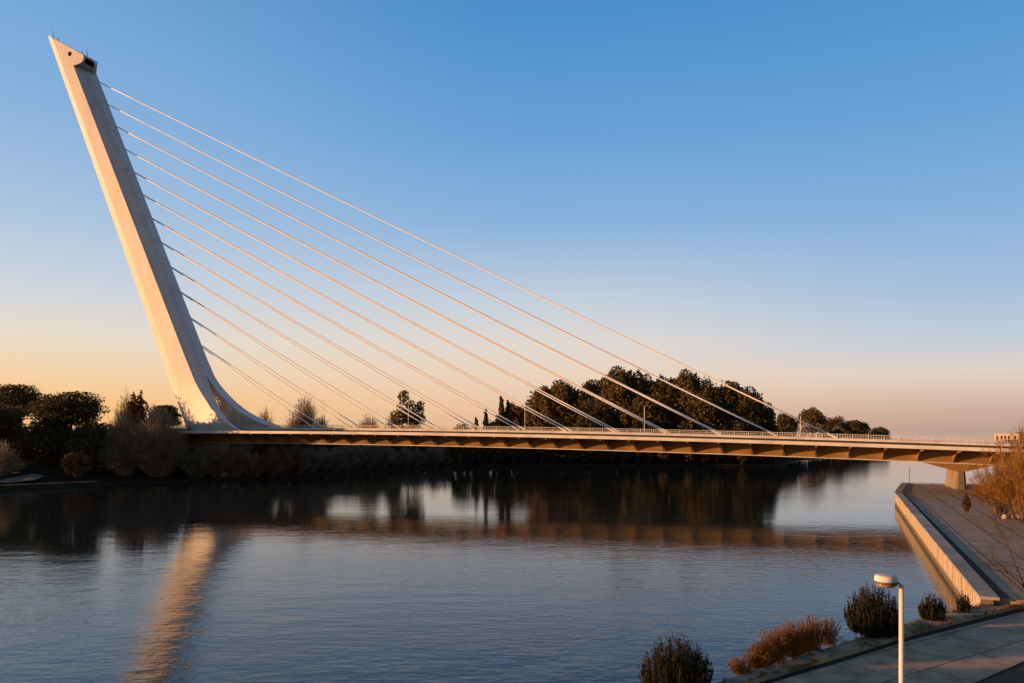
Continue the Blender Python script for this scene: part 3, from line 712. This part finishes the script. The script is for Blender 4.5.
# shrubs along the far waterline
pb = [twig_bush(110 + i, 9, 8.5, 520, .17, M['twig'], 'waterside_shrub', fork=5) for i in range(2)]
pd = [make_tree('waterside_shrub', broad_blobs(120 + i, 10, 9.5, .2, 22, .32), 2600, .6, M['leaf_dark'], 5, .2, 120 + i) for i in range(2)]
used2 = set(); rr = random.Random(9)
along_shore = [p for p in shore_s]
def pos_on(line, d):
    for p, q in zip(line[:-1], line[1:]):
        L = math.hypot(q[0] - p[0], q[1] - p[1])
        if d <= L: return p[0] + (q[0] - p[0]) * d / L, p[1] + (q[1] - p[1]) * d / L, math.atan2(q[1] - p[1], q[0] - p[0])
        d -= L
    return None
d = 0; total = sum(math.hypot(q[0] - p[0], q[1] - p[1]) for p, q in zip(shore_s[:-1], shore_s[1:]))
while d < total:
    q = pos_on(shore_s, d); d += rr.uniform(4.5, 6.5)
    if not q: break
    x, y, a = q
    if y < 204 or y > 640: continue
    off = rr.uniform(2.0, 5.5); x -= math.sin(a) * off; y += math.cos(a) * off
    px = 512 + F_PX * x / y
    if px < 195: continue
    brown = px < 455
    pool = pb if brown else pd; o0 = pool[rr.randrange(2)]
    o = o0 if o0.name not in used2 else copy_tree(o0); used2.add(o0.name)
    o.location = (x, y, .7); o.rotation_euler = (0, 0, rr.uniform(0, 6.28)); s = rr.uniform(.8, 1.15) * (1.0 if y < 420 else 1.25); o.scale = (s, s, s * rr.uniform(.9, 1.15))
    tag(o, 'brown twiggy shrub on the far waterline under the left half of the bridge' if brown else 'black green shrub on the far waterline under the right half of the bridge', 'shrub', 'brown shrubs along the far waterline' if brown else 'dark shrubs along the far waterline')
# a second rank behind closes the bank
k = 0
for px in range(262, 770, 22):
    Y = float(np.interp(px, [260, 300, 380, 450, 600, 780], [246, 262, 288, 300, 304, 298])) + 4
    o = copy_tree(pd[k % 2]); k += 1
    place(o, px, Y, 2.4, px, (1.5, 1.2, float(np.interp(px, [300, 360, 375, 500, 540, 600], [1.3, 1.3, .85, .85, 1.3, 1.6]))), 'dark rounded shrub in the rear row on the far bank below the deck', 'shrub', 'rear row of shrubs on the far bank')

for px in range(520, 772, 18):
    Y = float(np.interp(px, [520, 600, 780], [332, 328, 308])) + 14
    o = copy_tree(pd[k % 2]); k += 1
    place(o, px, Y, 2.6, px * 1.7, (1.7, 1.5, 1.75), 'tall dark undergrowth filling the wood beyond the river', 'shrub', 'undergrowth inside the wood')

# foreground shrubs with upright shoots
def shoot_shrub(seed, w, h, n, mat, name='upright_shrub'):
    r = np.random.default_rng(seed); t = empty(name); mb = MB(); st_ = MB()
    for i in range(n):
        az = r.uniform(0, 6.283); o = r.random() ** .55 * w / 2
        base = np.array([math.cos(az) * o * .72, math.sin(az) * o * .72, -.1]); hh = h * (1 - .5 * (o / (w / 2)) ** 2.2) * r.uniform(.58, 1.12)
        tip = np.array([math.cos(az) * o * 1.0, math.sin(az) * o * 1.0, hh]); ctrl = base * .3 + tip * .7; ctrl[2] = hh * .45
        if i % 4 == 0: st_.tube([base, ctrl, tip], [.02, .015, .006], 4, cap=False)
        m = int(34 * h / 2)
        q = r.uniform(.12, 1, m)[:, None]; P = (1 - q) ** 2 * base + 2 * q * (1 - q) * ctrl + q * q * tip
        dirv = (tip - ctrl) / (np.linalg.norm(tip - ctrl) + 1e-9)
        d = dirv[None, :] * .8 + r.normal(0, .45, (m, 3)); d /= np.linalg.norm(d, axis=1, keepdims=True)
        e = np.cross(d, r.normal(size=(m, 3))); e /= np.linalg.norm(e, axis=1, keepdims=True) + 1e-9
        L = r.uniform(.06, .13, (m, 1)) * (1.25 - .5 * q)
        mb.cards(P + d * L * .6, d * L, e * L * .24)
    mb.build('foliage', mat, t); st_.build('stems', M['bark'], t); return t
FS = 'shrubs on the kerb strip by the water'
for px, Y, z, w, h, n, sd, lab in ((676, 36.6, 1.3, 3.6, 2.6, 480, 131, 'dark green upright shrub nearest the camera at the bottom edge by the water'), (873, 45.2, 1.85, 3.3, 2.75, 500, 132, 'largest dark upright shrub behind the street lamp pole'), (932, 48.7, 1.85, 1.7, 1.55, 210, 133, 'small round dark shrub on the kerb right of the street lamp'),
                                   (963.5, 50.4, 1.85, .8, 1.45, 60, 134, 'thin wispy shrub at the near end of the quay wall')):
    place(shoot_shrub(sd, w, h, n, M['shrub']), px, Y, z, 0, 1, lab, 'shrub', FS)
def reed_tuft(seed, w, h, n):
    r = np.random.default_rng(seed); t = empty('dry_reed_clump'); mb = MB(); P = []; A = []; B_ = []
    for i in range(n):
        az = r.uniform(0, 6.283); o = r.random() ** .6 * w / 2; b0 = np.array([math.cos(az) * o * .6, math.sin(az) * o * .6, -.1])
        hh = h * r.uniform(.45, 1.05) * (1 - .35 * (o / (w / 2)) ** 2); tip = b0 + np.array([math.cos(az) * o * .6 + r.normal(0, .1), math.sin(az) * o * .6 + r.normal(0, .1), hh])
        prev = None
        for k in range(5):
            q = k / 4; p = b0 + (tip - b0) * q; p[2] = b0[2] + (tip[2] - b0[2]) * (1 - (1 - q) ** 1.3)
            if prev is not None:
                dd = (p - prev) / 2; e = np.cross(dd, r.normal(size=3)); e /= np.linalg.norm(e) + 1e-9
                P.append((p + prev) / 2); A.append(dd * 1.1); B_.append(e * .012)
                for _ in range(5):
                    d2 = dd / (np.linalg.norm(dd) + 1e-9) + r.normal(0, .4, 3); L = r.uniform(.05, .13); e2 = np.cross(d2, r.normal(size=3)); e2 /= np.linalg.norm(e2) + 1e-9
                    o2 = prev + (p - prev) * r.random(); P.append(o2 + d2 * L * .5); A.append(d2 * L * .5); B_.append(e2 * .016)
            prev = p
    mb.cards(np.array(P), np.array(A), np.array(B_)); mb.build('reed_stalks', M['reed'], t); return t
# weeds in the cracks of the kerb strip
r = np.random.default_rng(77); mb = MB(); seg = [np.array(p) for p in K_out[2:]]; seg2 = [np.array(p) for p in K_in[2:8]]
P, A, B_ = [], [], []
for i in range(150):
    k_ = r.integers(0, 5); q = r.random(); lat = r.choice([r.uniform(0, .3), r.uniform(.85, 1.12)])
    e = (seg[k_] * (1 - q) + seg[k_ + 1] * q) * (1 - lat) + (seg2[k_] * (1 - q) + seg2[k_ + 1] * q) * lat
    hh = r.uniform(.08, .32)
    for _ in range(26):
        d = np.array([r.normal(0, .45), r.normal(0, .45), 1.0]); d /= np.linalg.norm(d); L = hh * r.uniform(.5, 1.2); s_ = np.cross(d, r.normal(size=3)); s_ /= np.linalg.norm(s_)
        P.append(np.array([e[0] + r.normal(0, .09), e[1] + r.normal(0, .09), 1.86]) + d * L * .45); A.append(d * L * .5); B_.append(s_ * .012)
mb.cards(np.array(P), np.array(A), np.array(B_)); tag(mb.build('weeds', M['reed']), 'low dry weeds in the cracks of the kerb strip', 'weeds', kind='stuff')
RG = 'dry orange reed clumps along the kerb strip'
for px, Y, w, h, n, sd, lab in ((741, 39.0, 1.1, .9, 130, 141, 'lowest dry orange reed clump at the left end of the reeds'), (757, 39.9, 1.2, 1.35, 170, 142, 'dry orange reed clump second from the left end of the reeds'), (776, 41.0, 1.5, 2.1, 260, 143, 'tall dense orange reed clump in the middle of the reeds'),
                                (792, 41.9, 1.4, 2.15, 260, 144, 'tallest orange reed clump, right of the dense middle one'), (811, 43.2, 1.5, 2.1, 240, 145, 'rusty reed clump second from the right end of the reeds'), (828, 44.2, 1.3, 1.7, 150, 146, 'thin rusty reed clump at the right end of the reeds'), (766, 40.3, 1.2, 1.6, 170, 147, 'medium reed clump filling the gap left of the tall dense reeds'), (802, 42.5, 1.3, 1.8, 170, 148, 'medium reed clump between the tallest clump and the right end of the reeds')):
    place(reed_tuft(sd, w, h, n), px, Y, 1.5, 0, 1, lab, 'reeds', RG)

# right bank: rust coloured trees, bare tree, sapling
RT = 'rusty trees right of the quay'
for px, Y, w, h, sd, lab, z in ((1000, 104, 8.5, 9.2, 151, 'rust orange feathery tree in front of the bridge end', 2.0), (1022, 98, 9, 10.5, 152, 'rust orange feathery tree cut by the right picture edge', 2.6), (1040, 118, 12, 11, 153, 'rust orange tree mostly outside the right picture edge', 3.0), (1008, 120, 8, 5.0, 154, 'low rust bush behind the orange trees beside the pier', 2.2)):
    t = twig_bush(sd, w, h * 1.15, 120, .06, M['leaf_gold'], 'rusty_tree', fork=16, bare=.42); place(t, px, Y, z, 0, 1, lab, 'tree', RT)
def bare_tree(seed, h):
    r = np.random.default_rng(seed); t = empty('bare_tree'); tr = MB(); br = MB()
    def grow(mbx, p, d, L, rad, lev):
        pts = [p]; q = p.copy(); dd = d.copy()
        for k in range(4):
            dd = dd + Vector(r.normal(0, .10, 3)) + Vector((0, 0, .05)); dd.normalize(); q = q + dd * L / 4; pts.append(q.copy())
        mbx.tube(pts, [rad, rad * .85, rad * .7, rad * .55, rad * .4], 6 if lev < 2 else 4, cap=False)
        if lev < 4:
            for k in range((5, 5, 4, 3)[lev]):
                i = r.integers(1, 5); nd = (dd + Vector(r.normal(0, .55, 3))).normalized(); nd.z = abs(nd.z) * .6 + .15
                grow(br, pts[i], nd.normalized(), L * r.uniform(.55, .8), rad * .46, lev + 1)
    grow(tr, Vector((0, 0, -.3)), Vector((-.12, 0, 1)).normalized(), h * .36, .13, 0)
    tr.build('trunk', M['bark'], t, smooth=True); br.build('branches', M['bark'], t, smooth=True); return t
place(bare_tree(7, 10.5), 1034, 47.0, 1.6, 0, 1, 'leafless tree at the right edge whose thin branches reach over the quay pavement', 'tree')
bl = [(0, 0, .9 + 1.9 * q, .5 * math.sin(math.pi * (q * .85 + .12)) ** .8 + .05, .5 * math.sin(math.pi * (q * .85 + .12)) ** .8 + .05, .3) for q in np.linspace(0, 1, 7)]
place(make_tree('sapling', bl, 900, .13, M['leaf_sapling'], 2.5, .045, 161, 1.6, .5, 0), 966.5, 103, 2.24, 0, 1, 'small cone shaped rust brown sapling on the quay pavement by the pier', 'sapling')

# ------------------------------------------------------------------ street furniture
lp = empty('street_lamp', (*at(901.5, 25), 1.62)); tag(lp, 'street lamp with drum shaped head on a white pole in the foreground', 'street lamp')
zt = CAM_Z - (585 - 430) * 25 / F_PX - 1.62
b = MB(); b.tube([(0, 0, 0), (0, 0, 2.4), (0, 0, 2.45), (0, 0, zt)], [.12, .11, .085, .078], 20); b.build('pole', M['white_paint'], lp, smooth=True)
b = MB(); b.lathe([(.0, -.02), (.18, 0), (.18, .03), (.0, .05)], (0, 0, 0)); b.build('base_plate', M['dark_metal'], lp)
hx = -15.5 * 25 / F_PX; hz = zt + .12
b = MB(); b.tube([(0, 0, zt - .12), (-.05, 0, zt + .03), (hx + .36, 0, hz - .03)], [.03, .03, .03], 10); b.build('arm', M['dark_metal'], lp, smooth=True)
b = MB(); b.lathe([(.0, .215), (.24, .212), (.315, .20), (.345, .165), (.355, .05), (.355, -.01)], (hx, 0, hz), 36); b.build('lamp_housing', M['white_paint'], lp, smooth=True)
b = MB(); b.lathe([(.362, .015), (.372, 0), (.372, -.045), (.362, -.06)], (hx, 0, hz), 36); b.build('lamp_rim', M['dark_metal'], lp)
mm, nt_, bb = new_mat('amber_lamp_bowl'); bb.inputs['Base Color'].default_value = (.30, .16, .06, 1); bb.inputs['Roughness'].default_value = .25
b = MB(); b.lathe([(.345, -.06), (.33, -.12), (.25, -.175), (.0, -.20)], (hx, 0, hz), 36); b.build('lamp_bowl', mm, lp, smooth=True)

x, y = at(909.6, 163.5)
b = MB(); b.tube([(0, 0, 0), (0, 0, 3.7)], [.07, .05], 8); o = b.build('mooring_post', M['dark_metal']); o.location = (x, y, 2.38); tag(o, 'thin dark upright post on the far corner of the quay', 'post')
for px, lab in ((322, 'left one of two thin masts behind the wide bare bush'), (324.8, 'right one of two thin masts behind the wide bare bush')):
    b = MB(); b.tube([(0, 0, 0), (0, 0, 22.5)], [.13, .07], 8); o = b.build('mast', M['white_paint']); o.location = (*at(px, 276), 2.6); tag(o, lab, 'mast', 'thin masts behind the bridge')
for i, (px, lab) in enumerate(((1005, 'leftmost pale round stone below the rust trees'), (1011.5, 'second pale round stone below the rust trees'), (1018, 'third pale round stone below the rust trees'), (1022.5, 'rightmost pale round stone at the picture edge'))):
    r = np.random.default_rng(200 + i); b = MB(); prof = [(.01, 0), (.32, .02), (.42, .25), (.36, .5), (.2, .62), (.01, .66)]
    b.lathe([(a * r.uniform(.9, 1.1), c) for a, c in prof], (0, 0, 0), 12); o = b.build('pale_stone', M['concrete'], smooth=True); o.location = (*at(px, 99), 2.0 + .35); o.scale = (r.uniform(.8, 1.1),) * 3
    tag(o, lab, 'stone', 'pale round stones under the rust trees')

# building on the right horizon
bd = empty('flat_roofed_building', (*at(1007, 620), 1.6), -.6); tag(bd, 'pale flat roofed building with tall windows on the right horizon', 'building')
H_ = CAM_Z - 4.2 * 620 / F_PX - 1.6
b = MB(); b.box((0, 0, H_ / 2), (17, 14, H_)); b.box((0, 0, H_ + .2), (17.5, 14.5, .5)); b.build('wall', M['stucco'], bd)
for xx in (-6.6, -3.6, -1.2, 1.2, 5.6):
    b = MB(); b.box((xx, -7.02, H_ - 3.2), (1.1, .25, 4.0)); w_ = b.build('window', M['glass'], bd)
    b = MB(); b.box((xx, -7.1, H_ - 5.35), (1.5, .3, .2)); b.build('window_sill', M['stucco'], w_)
b = MB(); b.box((12.6, -.5, H_ / 2 - .2), (8, 13, H_ - .4)); b.build('glazed_wing', M['glass'], bd)

# ------------------------------------------------------------------ sky, sun, camera
SUN_EL, SUN_AZ = math.radians(5), math.radians(-95)     # azimuth measured from +Y towards +X
w = bpy.data.worlds.new('World'); bpy.context.scene.world = w; w.use_nodes = True
nt = w.node_tree; bg = nt.nodes['Background']
EXPO = .8
def lin(c):
    return tuple(((v / 255 + .055) / 1.055) ** 2.4 if v > 10 else v / 255 / 12.92 for v in c)
sky = node(nt, 'ShaderNodeTexSky', sky_type='NISHITA'); sky.sun_disc = False
sky.sun_elevation = SUN_EL; sky.sun_rotation = SUN_AZ; sky.air_density = 1.0; sky.dust_density = 1.0; sky.ozone_density = 1.5; sky.altitude = 0
# evening colours of the clear sky by elevation, on the sunset side and on the side away from it
tcw = node(nt, 'ShaderNodeTexCoord'); sepw = node(nt, 'ShaderNodeSeparateXYZ'); nt.links.new(tcw.outputs['Generated'], sepw.inputs[0])
def sky_ramp(stops):
    r = node(nt, 'ShaderNodeValToRGB'); e = r.color_ramp.elements; r.color_ramp.interpolation = 'EASE' if False else 'LINEAR'
    while len(e) < len(stops): e.new(.5)
    k = 2 ** -EXPO
    for el, (pos, c) in zip(e, stops): el.position = pos; el.color = (*[v * k for v in lin(c)], 1)
    nt.links.new(sepw.outputs['Z'], r.inputs[0]); return r.outputs[0]
west = sky_ramp([(0, (252, 192, 118)), (.035, (251, 199, 138)), (.067, (246, 212, 172)), (.11, (233, 221, 205)), (.164, (206, 213, 223)), (.247, (170, 197, 226)), (.344, (139, 179, 222)), (.43, (120, 170, 220)), (.75, (82, 102, 132)), (1, (76, 90, 112))])
mid = sky_ramp([(0, (230, 186, 154)), (.035, (237, 199, 168)), (.067, (238, 210, 187)), (.11, (229, 218, 210)), (.164, (200, 210, 222)), (.26, (140, 180, 223)), (.36, (105, 163, 218)), (.48, (74, 145, 208)), (.75, (74, 96, 128)), (1, (70, 85, 108))])
east = sky_ramp([(0, (192, 160, 148)), (.022, (206, 173, 158)), (.045, (220, 194, 180)), (.07, (224, 209, 203)), (.1, (196, 205, 218)), (.164, (163, 190, 222)), (.247, (132, 176, 220)), (.344, (102, 162, 216)), (.45, (78, 149, 209)), (.75, (70, 92, 125)), (1, (66, 82, 105))])
def mrange(src, a, b_):
    m = node(nt, 'ShaderNodeMapRange', interpolation_type='SMOOTHSTEP'); m.inputs['From Min'].default_value = a; m.inputs['From Max'].default_value = b_
    nt.links.new(src, m.inputs['Value']); return m.outputs[0]
def mixc(f, A, B_):
    m = node(nt, 'ShaderNodeMix', data_type='RGBA')
    if isinstance(f, float): m.inputs['Factor'].default_value = f
    else: nt.links.new(f, m.inputs['Factor'])
    nt.links.new(A, m.inputs['A']); nt.links.new(B_, m.inputs['B']); return m.outputs['Result']
col = mixc(mrange(sepw.outputs['X'], .05, .58), mixc(mrange(sepw.outputs['X'], -.58, .05), west, mid), east)
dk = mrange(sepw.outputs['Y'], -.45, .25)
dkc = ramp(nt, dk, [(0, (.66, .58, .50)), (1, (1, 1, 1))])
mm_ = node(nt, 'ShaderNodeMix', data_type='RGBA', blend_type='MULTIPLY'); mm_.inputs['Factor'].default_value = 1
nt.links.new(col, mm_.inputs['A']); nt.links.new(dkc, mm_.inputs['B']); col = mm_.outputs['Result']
sk = node(nt, 'ShaderNodeVectorMath', operation='SCALE'); sk.inputs['Scale'].default_value = .15; nt.links.new(sky.outputs[0], sk.inputs[0])
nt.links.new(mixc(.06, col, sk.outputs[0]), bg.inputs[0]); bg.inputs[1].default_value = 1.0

sd = bpy.data.lights.new('sun', 'SUN'); sd.energy = 4.8; sd.angle = math.radians(.5); sd.color = (1.0, .50, .205)
so = bpy.data.objects.new('sun', sd); C.objects.link(so)
dirv = Vector((math.sin(SUN_AZ) * math.cos(SUN_EL), math.cos(SUN_AZ) * math.cos(SUN_EL), math.sin(SUN_EL)))
so.rotation_euler = dirv.to_track_quat('Z', 'Y').to_euler(); so.location = (0, 0, 200)

cd = bpy.data.cameras.new('camera'); cam = bpy.data.objects.new('camera', cd); C.objects.link(cam)
cd.sensor_width = 36; cd.lens = F_PX / 1024 * 36; cd.shift_y = (430 - 341.5) / 1024
cam.location = (0, 0, CAM_Z); cam.rotation_euler = (math.radians(90), 0, 0)
cd.clip_end = 40000; cd.clip_start = .5
sc = bpy.context.scene; sc.camera = cam
sc.view_settings.view_transform = 'Standard'; sc.view_settings.look = 'None'; sc.view_settings.exposure = EXPO; sc.view_settings.gamma = 1
sc.cycles.max_bounces = 6; sc.cycles.use_denoising = True
